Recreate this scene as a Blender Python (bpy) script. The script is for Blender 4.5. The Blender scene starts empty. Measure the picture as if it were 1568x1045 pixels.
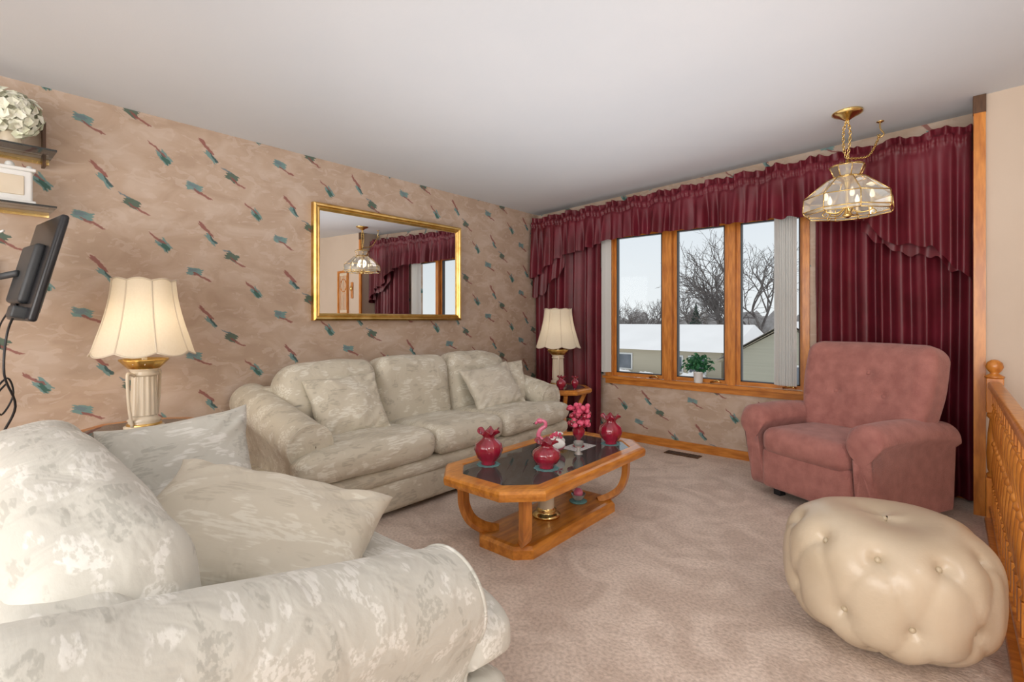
import bpy, math, random
from math import sin, cos, pi, radians, sqrt, floor, exp, tan
from mathutils import Vector, Matrix, noise
random.seed(7)
SC = bpy.context.scene
try:
    SC.view_settings.view_transform = 'Standard'
except Exception:
    pass

# ------------------------------------------------------------ materials
def nn(nt, t, **kw):
    n = nt.nodes.new(t)
    for k, v in kw.items():
        setattr(n, k, v)
    return n

def newmat(name):
    m = bpy.data.materials.new(name)
    m.use_nodes = True
    nt = m.node_tree
    b = nt.nodes['Principled BSDF']
    return m, nt, b

def c4(c):
    return (c[0], c[1], c[2], 1.0)

def mat(name, c1, c2=None, scale=8.0, rough=0.6, metal=0.0, bump=0.0, bscale=None, sheen=0.0,
        stretch=(1, 1, 1), spec=None, coat=0.0, emit=None, estr=0.0, lo=0.35, hi=0.65, detail=4.0, dist=0.0):
    m, nt, b = newmat(name)
    tc = nn(nt, 'ShaderNodeTexCoord')
    mp = nn(nt, 'ShaderNodeMapping')
    mp.inputs['Scale'].default_value = stretch
    nt.links.new(tc.outputs['Object'], mp.inputs['Vector'])
    no = nn(nt, 'ShaderNodeTexNoise')
    no.inputs['Scale'].default_value = scale
    no.inputs['Detail'].default_value = detail
    no.inputs['Distortion'].default_value = dist
    nt.links.new(mp.outputs['Vector'], no.inputs['Vector'])
    cr = nn(nt, 'ShaderNodeValToRGB')
    cr.color_ramp.elements[0].position = lo
    cr.color_ramp.elements[1].position = hi
    cr.color_ramp.elements[0].color = c4(c1)
    if c2 is None:
        c2 = tuple(min(1, x * 1.08) for x in c1)
    cr.color_ramp.elements[1].color = c4(c2)
    nt.links.new(no.outputs['Fac'], cr.inputs['Fac'])
    nt.links.new(cr.outputs['Color'], b.inputs['Base Color'])
    b.inputs['Roughness'].default_value = rough
    b.inputs['Metallic'].default_value = metal
    if sheen:
        b.inputs['Sheen Weight'].default_value = sheen
    if coat:
        b.inputs['Coat Weight'].default_value = coat
        b.inputs['Coat Roughness'].default_value = 0.15
    if spec is not None:
        b.inputs['Specular IOR Level'].default_value = spec
    if emit:
        b.inputs['Emission Color'].default_value = c4(emit)
        b.inputs['Emission Strength'].default_value = estr
    if bump:
        n2 = nn(nt, 'ShaderNodeTexNoise')
        n2.inputs['Scale'].default_value = bscale or scale * 3
        n2.inputs['Detail'].default_value = 3
        nt.links.new(mp.outputs['Vector'], n2.inputs['Vector'])
        bp = nn(nt, 'ShaderNodeBump')
        bp.inputs['Strength'].default_value = bump
        bp.inputs['Distance'].default_value = 0.01
        nt.links.new(n2.outputs['Fac'], bp.inputs['Height'])
        nt.links.new(bp.outputs['Normal'], b.inputs['Normal'])
    return m

def carpet_mat():
    m, nt, b = newmat('carpet')
    L = nt.links
    tc = nn(nt, 'ShaderNodeTexCoord')
    n1 = nn(nt, 'ShaderNodeTexNoise')       # vacuum / footprint marks
    n1.inputs['Scale'].default_value = 3.2
    n1.inputs['Detail'].default_value = 6
    n1.inputs['Distortion'].default_value = 1.6
    L.new(tc.outputs['Object'], n1.inputs['Vector'])
    r1 = nn(nt, 'ShaderNodeValToRGB')
    r1.color_ramp.elements[0].position = .38
    r1.color_ramp.elements[0].color = (.60, .475, .395, 1)
    r1.color_ramp.elements[1].position = .60
    r1.color_ramp.elements[1].color = (.74, .61, .52, 1)
    L.new(n1.outputs['Fac'], r1.inputs['Fac'])
    n2 = nn(nt, 'ShaderNodeTexNoise')       # pile
    n2.inputs['Scale'].default_value = 70
    n2.inputs['Detail'].default_value = 6
    L.new(tc.outputs['Object'], n2.inputs['Vector'])
    r2 = nn(nt, 'ShaderNodeValToRGB')
    r2.color_ramp.elements[0].position = .33
    r2.color_ramp.elements[0].color = (.80, .78, .76, 1)
    r2.color_ramp.elements[1].position = .60
    r2.color_ramp.elements[1].color = (1.05, 1.05, 1.05, 1)
    L.new(n2.outputs['Fac'], r2.inputs['Fac'])
    mx = nn(nt, 'ShaderNodeMix', data_type='RGBA', blend_type='MULTIPLY')
    mx.inputs['Factor'].default_value = 1
    L.new(r1.outputs[0], mx.inputs[6])
    L.new(r2.outputs[0], mx.inputs[7])
    L.new(mx.outputs[2], b.inputs['Base Color'])
    b.inputs['Roughness'].default_value = .95
    b.inputs['Sheen Weight'].default_value = .1
    bp = nn(nt, 'ShaderNodeBump')
    bp.inputs['Strength'].default_value = .45
    bp.inputs['Distance'].default_value = .010
    L.new(n2.outputs['Fac'], bp.inputs['Height'])
    L.new(bp.outputs['Normal'], b.inputs['Normal'])
    return m

def glassy(name, tint, alpha_like=0.7, gl=(1, 1, 1), fres=1.5, rough=0.02):
    m = bpy.data.materials.new(name)
    m.use_nodes = True
    nt = m.node_tree
    nt.nodes.clear()
    out = nn(nt, 'ShaderNodeOutputMaterial')
    tr = nn(nt, 'ShaderNodeBsdfTransparent')
    tr.inputs['Color'].default_value = c4(tint)
    df = nn(nt, 'ShaderNodeBsdfDiffuse')
    df.inputs['Color'].default_value = c4(tint)
    mx0 = nn(nt, 'ShaderNodeMixShader')
    mx0.inputs[0].default_value = 1 - alpha_like
    nt.links.new(tr.outputs[0], mx0.inputs[1])
    nt.links.new(df.outputs[0], mx0.inputs[2])
    g = nn(nt, 'ShaderNodeBsdfGlossy')
    g.inputs['Roughness'].default_value = rough
    g.inputs['Color'].default_value = c4(gl)
    fr = nn(nt, 'ShaderNodeFresnel')
    fr.inputs['IOR'].default_value = fres
    mx = nn(nt, 'ShaderNodeMixShader')
    nt.links.new(fr.outputs[0], mx.inputs[0])
    nt.links.new(mx0.outputs[0], mx.inputs[1])
    nt.links.new(g.outputs[0], mx.inputs[2])
    nt.links.new(mx.outputs[0], out.inputs['Surface'])
    return m

def wallpaper(name, axis, off=0.0):
    m, nt, b = newmat(name)
    L = nt.links
    geo = nn(nt, 'ShaderNodeNewGeometry')
    nz = nn(nt, 'ShaderNodeTexNoise')
    nz.inputs['Scale'].default_value = 24.0
    nz.inputs['Detail'].default_value = 4
    L.new(geo.outputs['Position'], nz.inputs['Vector'])
    sub = nn(nt, 'ShaderNodeVectorMath', operation='SUBTRACT')
    L.new(nz.outputs['Color'], sub.inputs[0])
    sub.inputs[1].default_value = (.5, .5, .5)
    scl = nn(nt, 'ShaderNodeVectorMath', operation='SCALE')
    L.new(sub.outputs[0], scl.inputs[0])
    scl.inputs['Scale'].default_value = 0.034
    ad = nn(nt, 'ShaderNodeVectorMath', operation='ADD')
    L.new(geo.outputs['Position'], ad.inputs[0])
    L.new(scl.outputs[0], ad.inputs[1])
    sep = nn(nt, 'ShaderNodeSeparateXYZ')
    L.new(ad.outputs[0], sep.inputs[0])

    def M(op, a, bb=None, c=None):
        n = nn(nt, 'ShaderNodeMath', operation=op)
        for i, x in enumerate((a, bb, c)):
            if x is None:
                continue
            if isinstance(x, (int, float)):
                n.inputs[i].default_value = x
            else:
                L.new(x, n.inputs[i])
        return n.outputs[0]
    u = M('ADD', sep.outputs[axis], off)
    z = sep.outputs[2]
    P = 0.517

    def cell(u0, z0):
        a = M('SUBTRACT', u, u0)
        col = M('FLOOR', M('ADD', M('DIVIDE', a, P), 0.5))
        du = M('SUBTRACT', a, M('MULTIPLY', col, P))
        zz = M('SUBTRACT', M('SUBTRACT', z, z0), M('MULTIPLY', col, 0.2555))
        row = M('FLOOR', M('ADD', M('DIVIDE', zz, 0.511), 0.5))
        dz = M('SUBTRACT', zz, M('MULTIPLY', row, 0.511))
        return du, dz

    def stroke(du, dz, ox, oz, ang, Ln, W):
        x = M('SUBTRACT', du, ox)
        y = M('SUBTRACT', dz, oz)
        c, s = cos(radians(ang)), sin(radians(ang))
        p = M('ADD', M('MULTIPLY', x, c), M('MULTIPLY', y, s))
        q = M('SUBTRACT', M('MULTIPLY', y, c), M('MULTIPLY', x, s))
        fr = M('MULTIPLY', M('SINE', M('MULTIPLY', q, 420.0)), 0.006)
        mp_ = M('ADD', M('SUBTRACT', Ln / 2, M('ABSOLUTE', p)), fr)
        mq = M('SUBTRACT', W / 2, M('ABSOLUTE', q))
        mm = M('MINIMUM', mp_, mq)
        n = M('MULTIPLY', mm, 300.0)
        n2 = nn(nt, 'ShaderNodeClamp')
        L.new(n, n2.inputs[0])
        return n2.outputs[0]
    mpb = nn(nt, 'ShaderNodeMapping')
    mpb.inputs['Rotation'].default_value = (0.5, 0.4, 0)
    mpb.inputs['Scale'].default_value = (1, 1, 1.8)
    L.new(geo.outputs['Position'], mpb.inputs['Vector'])
    nb = nn(nt, 'ShaderNodeTexNoise')
    nb.inputs['Scale'].default_value = 4.5
    nb.inputs['Detail'].default_value = 6
    nb.inputs['Distortion'].default_value = 0.8
    L.new(mpb.outputs[0], nb.inputs['Vector'])
    cr = nn(nt, 'ShaderNodeValToRGB')
    e = cr.color_ramp.elements
    e[0].position = 0.36
    e[0].color = (0.47, 0.345, 0.255, 1)
    e[1].position = 0.68
    e[1].color = (0.59, 0.47, 0.38, 1)
    ne = e.new(0.5)
    ne.color = (0.525, 0.395, 0.30, 1)
    L.new(nb.outputs['Fac'], cr.inputs['Fac'])
    cur = cr.outputs['Color']
    nb2 = nn(nt, 'ShaderNodeTexNoise')
    nb2.inputs['Scale'].default_value = 10
    nb2.inputs['Detail'].default_value = 5
    nb2.inputs['Distortion'].default_value = 1.2
    L.new(mpb.outputs[0], nb2.inputs['Vector'])
    cl = nn(nt, 'ShaderNodeMapRange')
    cl.inputs['From Min'].default_value = 0.56
    cl.inputs['From Max'].default_value = 0.60
    cl.inputs['To Max'].default_value = 0.4
    L.new(nb2.outputs['Fac'], cl.inputs['Value'])

    def mix(fac, col, prev):
        mx = nn(nt, 'ShaderNodeMix', data_type='RGBA')
        L.new(fac, mx.inputs['Factor'])
        L.new(prev, mx.inputs[6])
        mx.inputs[7].default_value = c4(col)
        return mx.outputs[2]
    cur = mix(cl.outputs[0], (0.64, 0.53, 0.45), cur)
    G = (0.035, 0.11, 0.085)
    T_ = (0.12, 0.28, 0.28)
    GB = (0.16, 0.22, 0.25)
    MV = (0.27, 0.085, 0.075)
    DK = (0.04, 0.085, 0.09)
    S = [
        (1.113, .167, [(.014, -.022, -46, .082, .028, T_), (-.012, .034, -46, .110, .022, MV), (.028, -.026, -50, .06, .016, DK)]),
        (1.244, .047, [(0.00, .0, -25, .074, .054, G), (.036, -.034, -30, .105, .014, MV), (-.03, .034, -20, .055, .012, GB)]),
        (1.383, .338, [(.014, .0, -50, .082, .048, T_), (-.018, .036, -38, .105, .014, MV), (.018, -.012, -50, .055, .026, G)]),
        (1.035, .450, [(0, .0, -12, .084, .048, T_), (.042, -.036, -25, .105, .015, MV), (-.01, .008, -12, .050, .024, GB)]),
    ]
    for (u0, z0, L2) in S:
        du, dz = cell(u0, z0)
        for (ox, oz, ang, ln, w, colr) in L2:
            st = stroke(du, dz, ox, oz, ang, ln, w)
            st = M('MULTIPLY', st, 0.86)
            cur = mix(st, colr, cur)
    L.new(cur, b.inputs['Base Color'])
    b.inputs['Roughness'].default_value = 0.7
    bp = nn(nt, 'ShaderNodeBump')
    bp.inputs['Strength'].default_value = 0.12
    bp.inputs['Distance'].default_value = 0.01
    L.new(nb2.outputs['Fac'], bp.inputs['Height'])
    L.new(bp.outputs['Normal'], b.inputs['Normal'])
    return m

def upholstery(name, a, bcol, pale, thr=.56, dark=.80):
    m, nt, b = newmat(name)
    L = nt.links
    tc = nn(nt, 'ShaderNodeTexCoord')
    mp = nn(nt, 'ShaderNodeMapping')
    mp.inputs['Rotation'].default_value = (0.5, 0.6, 0.75)
    mp.inputs['Scale'].default_value = (0.8, 1.5, 1.2)
    L.new(tc.outputs['Object'], mp.inputs['Vector'])
    n1 = nn(nt, 'ShaderNodeTexNoise')
    n1.inputs['Scale'].default_value = 9
    n1.inputs['Detail'].default_value = 2
    L.new(mp.outputs[0], n1.inputs['Vector'])
    mr = nn(nt, 'ShaderNodeMapRange')
    mr.inputs['From Min'].default_value = thr
    mr.inputs['From Max'].default_value = thr + .03
    L.new(n1.outputs['Fac'], mr.inputs['Value'])
    mrd = nn(nt, 'ShaderNodeMapRange')
    mrd.inputs['From Min'].default_value = .43
    mrd.inputs['From Max'].default_value = .41
    L.new(n1.outputs['Fac'], mrd.inputs['Value'])
    mp2 = nn(nt, 'ShaderNodeMapping')
    mp2.inputs['Rotation'].default_value = (0.2, 0.9, 0.3)
    mp2.inputs['Scale'].default_value = (1, 8, 8)
    L.new(tc.outputs['Object'], mp2.inputs['Vector'])
    n2 = nn(nt, 'ShaderNodeTexNoise')
    n2.inputs['Scale'].default_value = 14
    n2.inputs['Detail'].default_value = 4
    L.new(mp2.outputs[0], n2.inputs['Vector'])
    mr2 = nn(nt, 'ShaderNodeMapRange')
    mr2.inputs['From Min'].default_value = 0.44
    mr2.inputs['From Max'].default_value = 0.54
    L.new(n2.outputs['Fac'], mr2.inputs['Value'])
    mu = nn(nt, 'ShaderNodeMath', operation='MULTIPLY')
    L.new(mr.outputs[0], mu.inputs[0])
    L.new(mr2.outputs[0], mu.inputs[1])
    mud = nn(nt, 'ShaderNodeMath', operation='MULTIPLY')
    L.new(mrd.outputs[0], mud.inputs[0])
    L.new(mr2.outputs[0], mud.inputs[1])
    n3 = nn(nt, 'ShaderNodeTexNoise')
    n3.inputs['Scale'].default_value = 2.2
    L.new(tc.outputs['Object'], n3.inputs['Vector'])
    mx0 = nn(nt, 'ShaderNodeMix', data_type='RGBA')
    L.new(n3.outputs['Fac'], mx0.inputs['Factor'])
    mx0.inputs[6].default_value = c4(a)
    mx0.inputs[7].default_value = c4(pale)
    mx = nn(nt, 'ShaderNodeMix', data_type='RGBA')
    L.new(mu.outputs[0], mx.inputs['Factor'])
    L.new(mx0.outputs[2], mx.inputs[6])
    mx.inputs[7].default_value = c4(bcol)
    mxd = nn(nt, 'ShaderNodeMix', data_type='RGBA')
    L.new(mud.outputs[0], mxd.inputs['Factor'])
    L.new(mx.outputs[2], mxd.inputs[6])
    mxd.inputs[7].default_value = c4((a[0] * dark, a[1] * dark, a[2] * dark))
    L.new(mxd.outputs[2], b.inputs['Base Color'])
    rr = nn(nt, 'ShaderNodeMapRange')
    rr.inputs['To Min'].default_value = 0.6
    rr.inputs['To Max'].default_value = 0.42
    L.new(mu.outputs[0], rr.inputs['Value'])
    L.new(rr.outputs[0], b.inputs['Roughness'])
    b.inputs['Sheen Weight'].default_value = 0.1
    n4 = nn(nt, 'ShaderNodeTexNoise')
    n4.inputs['Scale'].default_value = 8
    n4.inputs['Detail'].default_value = 3
    n4.inputs['Distortion'].default_value = 0.6
    L.new(tc.outputs['Object'], n4.inputs['Vector'])
    bp = nn(nt, 'ShaderNodeBump')
    bp.inputs['Strength'].default_value = 0.5
    bp.inputs['Distance'].default_value = 0.03
    L.new(n4.outputs['Fac'], bp.inputs['Height'])
    bp2 = nn(nt, 'ShaderNodeBump')
    bp2.inputs['Strength'].default_value = 0.2
    bp2.inputs['Distance'].default_value = 0.003
    L.new(n2.outputs['Fac'], bp2.inputs['Height'])
    L.new(bp.outputs['Normal'], bp2.inputs['Normal'])
    L.new(bp2.outputs['Normal'], b.inputs['Normal'])
    return m

M_wallL = wallpaper('wallpaper_left', 1)
M_wallW = wallpaper('wallpaper_window', 0, 0.33)
M_beige = mat('beige_paint', (.62, .51, .41), (.64, .53, .43), 3, .8)
M_ceil = mat('ceiling_paint', (.66, .69, .73), (.69, .715, .75), 1.2, .95, bump=.05, bscale=120)
M_carpet = carpet_mat()
M_oak = mat('honey_oak', (.48, .155, .016), (.74, .29, .04), 7, .32, stretch=(5, 1, 5), bump=.05, coat=.4)
M_oakz = mat('honey_oak_vertical', (.48, .155, .020), (.70, .27, .045), 7, .34, stretch=(6, 6, 1), bump=.05, coat=.3)
M_oakx = mat('honey_oak_across', (.48, .155, .020), (.70, .27, .045), 7, .34, stretch=(1, 6, 6), bump=.05, coat=.3)
M_dkwood = mat('dark_wood', (.08, .035, .015), (.13, .06, .025), 9, .45, stretch=(6, 6, 1))
M_sofa = upholstery('brocade', (.60, .545, .43), (.77, .735, .63), (.66, .61, .50), .54, .84)
M_sofa2 = upholstery('brocade_cool_lit', (.55, .54, .48), (.73, .72, .67), (.61, .595, .54), .54, .84)  # same brocade as the sofa, with bluish-white light put into its colour
M_pillow = upholstery('pillow_satin', (.60, .545, .44), (.72, .68, .58), (.65, .60, .50), .55, .90)
M_burg = mat('burgundy_satin', (.105, .006, .013), (.155, .011, .024), 5, .46)
M_rose = mat('rose_chenille', (.35, .13, .11), (.45, .185, .155), 14, .8, bump=.4, bscale=160, sheen=.2, detail=8)
M_leather = mat('cream_leather', (.58, .47, .335), (.64, .53, .39), 4, .34, bump=.08, bscale=90, coat=.15)
M_leathbtn = mat('cream_leather_button', (.52, .43, .30), None, 4, .35)
M_gold = mat('gold_frame', (.62, .38, .10), (.80, .55, .20), 14, .28, metal=1.0)
M_brass = mat('brass', (.72, .50, .18), (.82, .60, .26), 14, .2, metal=1.0)
M_cream = mat('cream_ceramic', (.70, .60, .45), (.75, .65, .51), 6, .3, coat=.3)
M_white = mat('white_enamel', (.80, .80, .78), (.84, .84, .82), 6, .4)
M_lace = mat('white_lace', (.45, .45, .45), (.75, .75, .75), 90, .7)
M_black = mat('black_plastic', (.012, .013, .016), (.02, .021, .025), 6, .3)
M_grey = mat('dark_grey_plastic', (.035, .038, .042), (.05, .055, .06), 6, .45)
M_red = mat('cranberry_glass', (.22, .003, .018), (.40, .012, .045), 10, .06, coat=1.0)
M_pink = mat('pink_glass', (.75, .13, .25), (.85, .25, .38), 10, .12, coat=.8)
M_flower = mat('pink_flowers', (.62, .04, .12), (.80, .15, .25), 40, .6)
M_teal = mat('teal_doily', (.10, .28, .30), (.2, .40, .40), 60, .8)
M_leaf = mat('leaf', (.02, .12, .05), (.06, .24, .10), 30, .5)
M_hyd = mat('hydrangea_petals', (.78, .80, .62), (.90, .90, .80), 30, .7)
M_snow = mat('snow', (.92, .91, .90), (.97, .96, .95), .4, .9)
M_siding = mat('olive_siding', (.40, .38, .30), (.44, .42, .33), 2, .8, stretch=(.1, .1, 18))
M_siding2 = mat('cream_siding', (.54, .48, .36), (.58, .52, .40), 2, .8, stretch=(.1, .1, 18))
M_win_dark = mat('house_window_dark', (.10, .12, .14), (.2, .22, .25), 1, .2)
M_bark = mat('bark', (.12, .10, .095), (.20, .18, .17), 3, .9)
M_fir = mat('fir_needles', (.02, .04, .03), (.05, .08, .06), 3, .9)
M_hedge = mat('distant_brush', (.26, .24, .23), (.36, .34, .33), 1.5, .95)
M_mirror, _nt, _b = newmat('mirror_glass')
_b.inputs['Base Color'].default_value = (.88, .89, .89, 1)
_b.inputs['Metallic'].default_value = 1
_b.inputs['Roughness'].default_value = 0.005
M_pane = glassy('window_pane', (.97, .98, .98), 1.0, fres=1.2)
M_smoke = glassy('smoked_glass', (.34, .36, .34), .82, fres=1.6)
M_clear = glassy('clear_glass', (.88, .94, .92), .95, fres=1.4)
M_chglass = glassy('chandelier_glass', (.88, .88, .84), .72, fres=1.35, rough=.12)

def shade_mat(name, a, b_, tl=.45):
    m = bpy.data.materials.new(name)
    m.use_nodes = True
    nt = m.node_tree
    nt.nodes.clear()
    out = nn(nt, 'ShaderNodeOutputMaterial')
    nz = nn(nt, 'ShaderNodeTexNoise')
    nz.inputs['Scale'].default_value = 60
    cr = nn(nt, 'ShaderNodeValToRGB')
    cr.color_ramp.elements[0].color = c4(a)
    cr.color_ramp.elements[1].color = c4(b_)
    nt.links.new(nz.outputs['Fac'], cr.inputs['Fac'])
    d = nn(nt, 'ShaderNodeBsdfDiffuse')
    t = nn(nt, 'ShaderNodeBsdfTranslucent')
    nt.links.new(cr.outputs[0], d.inputs['Color'])
    nt.links.new(cr.outputs[0], t.inputs['Color'])
    mx = nn(nt, 'ShaderNodeMixShader')
    mx.inputs[0].default_value = tl
    nt.links.new(d.outputs[0], mx.inputs[1])
    nt.links.new(t.outputs[0], mx.inputs[2])
    nt.links.new(mx.outputs[0], out.inputs['Surface'])
    return m
M_shade = shade_mat('lampshade_silk', (.86, .78, .64), (.92, .86, .73))
M_vinyl = shade_mat('white_vinyl', (.90, .90, .88), (.94, .94, .93), .55)
M_bulb = mat('bulb', (1, .9, .7), None, 1, .5, emit=(1, .82, .55), estr=5)
M_bulb2 = mat('candle_bulb', (.9, .85, .75), None, 1, .3, emit=(1, .85, .6), estr=.9)

# ------------------------------------------------------------ mesh builder
class MB:
    def __init__(s):
        s.v, s.f, s.m, s.s, s.mats = [], [], [], [], []

    def add(s, vf, mt, M=None, smooth=True):
        v, f = vf
        o = len(s.v)
        if mt not in s.mats:
            s.mats.append(mt)
        mi = s.mats.index(mt)
        for p in v:
            p = Vector(p)
            if M is not None:
                p = M @ p
            s.v.append(tuple(p))
        for q in f:
            s.f.append([i + o for i in q])
            s.m.append(mi)
            s.s.append(smooth)
        return s

    def obj(s, name, loc=(0, 0, 0), rz=0.0, parent=None, fix=True):
        me = bpy.data.meshes.new(name)
        me.from_pydata(s.v, [], s.f)
        for mt in s.mats:
            me.materials.append(mt)
        me.polygons.foreach_set('material_index', s.m)
        me.polygons.foreach_set('use_smooth', s.s)
        me.update()
        if fix:
            import bmesh
            bm = bmesh.new()
            bm.from_mesh(me)
            bmesh.ops.recalc_face_normals(bm, faces=bm.faces)
            bm.to_mesh(me)
            bm.free()
        ob = bpy.data.objects.new(name, me)
        SC.collection.objects.link(ob)
        ob.location = loc
        ob.rotation_euler = (0, 0, rz)
        if parent:
            ob.parent = parent
        return ob

def T(x, y, z):
    return Matrix.Translation((x, y, z))

def R(ax, deg):
    return Matrix.Rotation(radians(deg), 4, ax)

def frame(o, xdir, nrm):
    n = Vector(nrm).normalized()
    x = Vector(xdir)
    x = (x - n * n.dot(x)).normalized()
    y = n.cross(x)
    M = Matrix(((x.x, y.x, n.x, o[0]), (x.y, y.y, n.y, o[1]), (x.z, y.z, n.z, o[2]), (0, 0, 0, 1)))
    return M

def box(x0, x1, y0, y1, z0, z1):
    v = [(x0, y0, z0), (x1, y0, z0), (x1, y1, z0), (x0, y1, z0), (x0, y0, z1), (x1, y0, z1), (x1, y1, z1), (x0, y1, z1)]
    f = [(0, 3, 2, 1), (4, 5, 6, 7), (0, 1, 5, 4), (1, 2, 6, 5), (2, 3, 7, 6), (3, 0, 4, 7)]
    return v, f

def rbox(sx, sy, sz, r, n=1, k=3, puff=(0, 0, 0), fn=None):
    h = (sx / 2, sy / 2, sz / 2)
    r = min(r, h[0] * .999, h[1] * .999, h[2] * .999)

    def axis(hh):
        c = [r * tan(pi / 4 * i / k) for i in range(k + 1)]
        left = [-(hh - r) - x for x in reversed(c)]
        right = [(hh - r) + x for x in c]
        mid = [-(hh - r) + 2 * (hh - r) * i / n for i in range(1, n)]
        return left + mid + right
    A = [axis(x) for x in h]
    V, F, key = [], [], {}

    def vid(p):
        kk = (round(p[0], 5), round(p[1], 5), round(p[2], 5))
        if kk in key:
            return key[kk]
        c = [max(-(h[i] - r), min(h[i] - r, p[i])) for i in range(3)]
        d = Vector([p[i] - c[i] for i in range(3)])
        if d.length > 1e-9:
            d = d.normalized() * r
        q = [c[i] + d[i] for i in range(3)]
        t = [max(-1, min(1, q[i] / h[i])) for i in range(3)]
        q = [q[0] * (1 + puff[0] * (1 - t[1] ** 2) * (1 - t[2] ** 2)),
             q[1] * (1 + puff[1] * (1 - t[0] ** 2) * (1 - t[2] ** 2)),
             q[2] * (1 + puff[2] * (1 - t[0] ** 2) * (1 - t[1] ** 2))]
        if fn:
            q = fn(q)
        key[kk] = len(V)
        V.append(tuple(q))
        return key[kk]
    for ax in range(3):
        b, c = (ax + 1) % 3, (ax + 2) % 3
        for sgn in (-1, 1):
            for i in range(len(A[b]) - 1):
                for j in range(len(A[c]) - 1):
                    q = []
                    for (ii, jj) in ((i, j), (i + 1, j), (i + 1, j + 1), (i, j + 1)):
                        p = [0, 0, 0]
                        p[ax] = sgn * h[ax]
                        p[b] = A[b][ii]
                        p[c] = A[c][jj]
                        q.append(vid(p))
                    if sgn < 0:
                        q.reverse()
                    F.append(q)
    return V, F

def lathe(prof, n=32, mod=None, close=True):
    V, F = [], []
    for (r, z) in prof:
        for i in range(n):
            a = 2 * pi * i / n
            rr, zz = (r, z) if mod is None else mod(r, z, a)
            V.append((rr * cos(a), rr * sin(a), zz))
    for j in range(len(prof) - 1):
        for i in range(n):
            i2 = (i + 1) % n
            F.append((j * n + i, j * n + i2, (j + 1) * n + i2, (j + 1) * n + i))
    if close:
        if prof[0][0] > 1e-4:
            F.append(tuple(reversed(range(n))))
        if prof[-1][0] > 1e-4:
            F.append(tuple(range((len(prof) - 1) * n, len(prof) * n)))
    return V, F

def tube(pts, rad, n=8, sx=1.0, sy=1.0, cap=True, up0=None):
    pts = [Vector(p) for p in pts]
    m = len(pts)
    if not isinstance(rad, (list, tuple)):
        rad = [rad] * m
    V, F = [], []
    t0 = (pts[1] - pts[0]).normalized()
    if up0 is None:
        up0 = Vector((0, 0, 1)) if abs(t0.z) < .9 else Vector((1, 0, 0))
    N = (Vector(up0) - t0 * t0.dot(Vector(up0))).normalized()
    for i in range(m):
        t = (pts[min(i + 1, m - 1)] - pts[max(i - 1, 0)]).normalized()
        N = (N - t * t.dot(N)).normalized()
        B = t.cross(N)
        for j in range(n):
            a = 2 * pi * (j + .5) / n
            V.append(tuple(pts[i] + N * (cos(a) * rad[i] * sx) + B * (sin(a) * rad[i] * sy)))
    for i in range(m - 1):
        for j in range(n):
            j2 = (j + 1) % n
            F.append((i * n + j, i * n + j2, (i + 1) * n + j2, (i + 1) * n + j))
    if cap:
        F.append(tuple(reversed(range(n))))
        F.append(tuple(range((m - 1) * n, m * n)))
    return V, F

def loft(loops, cap0=True, cap1=True, cyc=False):
    n = len(loops[0])
    V = [tuple(p) for L in loops for p in L]
    F = []
    rng = len(loops) if cyc else len(loops) - 1
    for i in range(rng):
        i2 = (i + 1) % len(loops)
        for j in range(n):
            j2 = (j + 1) % n
            F.append((i * n + j, i * n + j2, i2 * n + j2, i2 * n + j))
    if not cyc:
        if cap0:
            F.append(tuple(reversed(range(n))))
        if cap1:
            F.append(tuple(range((len(loops) - 1) * n, len(loops) * n)))
    return V, F

def octo(hx, hy, c, z, o=(0, 0)):
    P = [(hx, -hy + c), (hx, hy - c), (hx - c, hy), (-hx + c, hy), (-hx, hy - c), (-hx, -hy + c), (-hx + c, -hy), (hx - c, -hy)]
    return [(x + o[0], y + o[1], z) for x, y in P]

def sphere(r, n=16, m=10, s=(1, 1, 1)):
    V, F = lathe([(max(1e-5, r * sin(pi * j / m)), -r * cos(pi * j / m)) for j in range(m + 1)], n, close=False)
    return [(x * s[0], y * s[1], z * s[2]) for x, y, z in V], F

def smooth_path(P, k=6):
    P = [Vector(p) for p in P]
    out = []
    for i in range(len(P) - 1):
        p0 = P[max(i - 1, 0)]
        p1, p2 = P[i], P[i + 1]
        p3 = P[min(i + 2, len(P) - 1)]
        for j in range(k):
            t = j / k
            out.append(0.5 * ((2 * p1) + (-p0 + p2) * t + (2 * p0 - 5 * p1 + 4 * p2 - p3) * t * t + (-p0 + 3 * p1 - 3 * p2 + p3) * t ** 3))
    out.append(P[-1])
    return out

def pillow(w, h, t, n=34, seed=0.0, wr=0.012):
    V, F, key = [], [], {}

    def vid(i, j, s):
        u = -1 + 2 * i / n
        v = -1 + 2 * j / n
        edge = i in (0, n) or j in (0, n)
        kk = (i, j, 0 if edge else s)
        if kk in key:
            return key[kk]
        us, vs = sin(u * pi / 2), sin(v * pi / 2)
        x = w / 2 * us * (1 - .10 * (1 - vs * vs))
        y = h / 2 * vs * (1 - .10 * (1 - us * us))
        a = max(0, (1 - us * us) * (1 - vs * vs))
        z = s * t / 2 * a ** .40
        nz_ = noise.noise(Vector((x * 7 + seed, y * 7, s * 3.3 + seed)))
        z += wr * nz_ * 1.8 * min(1, a * 6)
        rad = abs(us * vs)
        z += .012 * s * rad * sin((us - vs) * 16 + seed) * min(1, a * 8)
        x += wr * .8 * noise.noise(Vector((x * 9, y * 9 + seed, 4)))
        y += wr * .8 * noise.noise(Vector((x * 9, y * 9 + seed, 9)))
        key[kk] = len(V)
        V.append((x, y, z))
        return key[kk]
    for s in (1, -1):
        for i in range(n):
            for j in range(n):
                q = [vid(i, j, s), vid(i + 1, j, s), vid(i + 1, j + 1, s), vid(i, j + 1, s)]
                if s < 0:
                    q.reverse()
                F.append(q)
    return V, F

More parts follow.
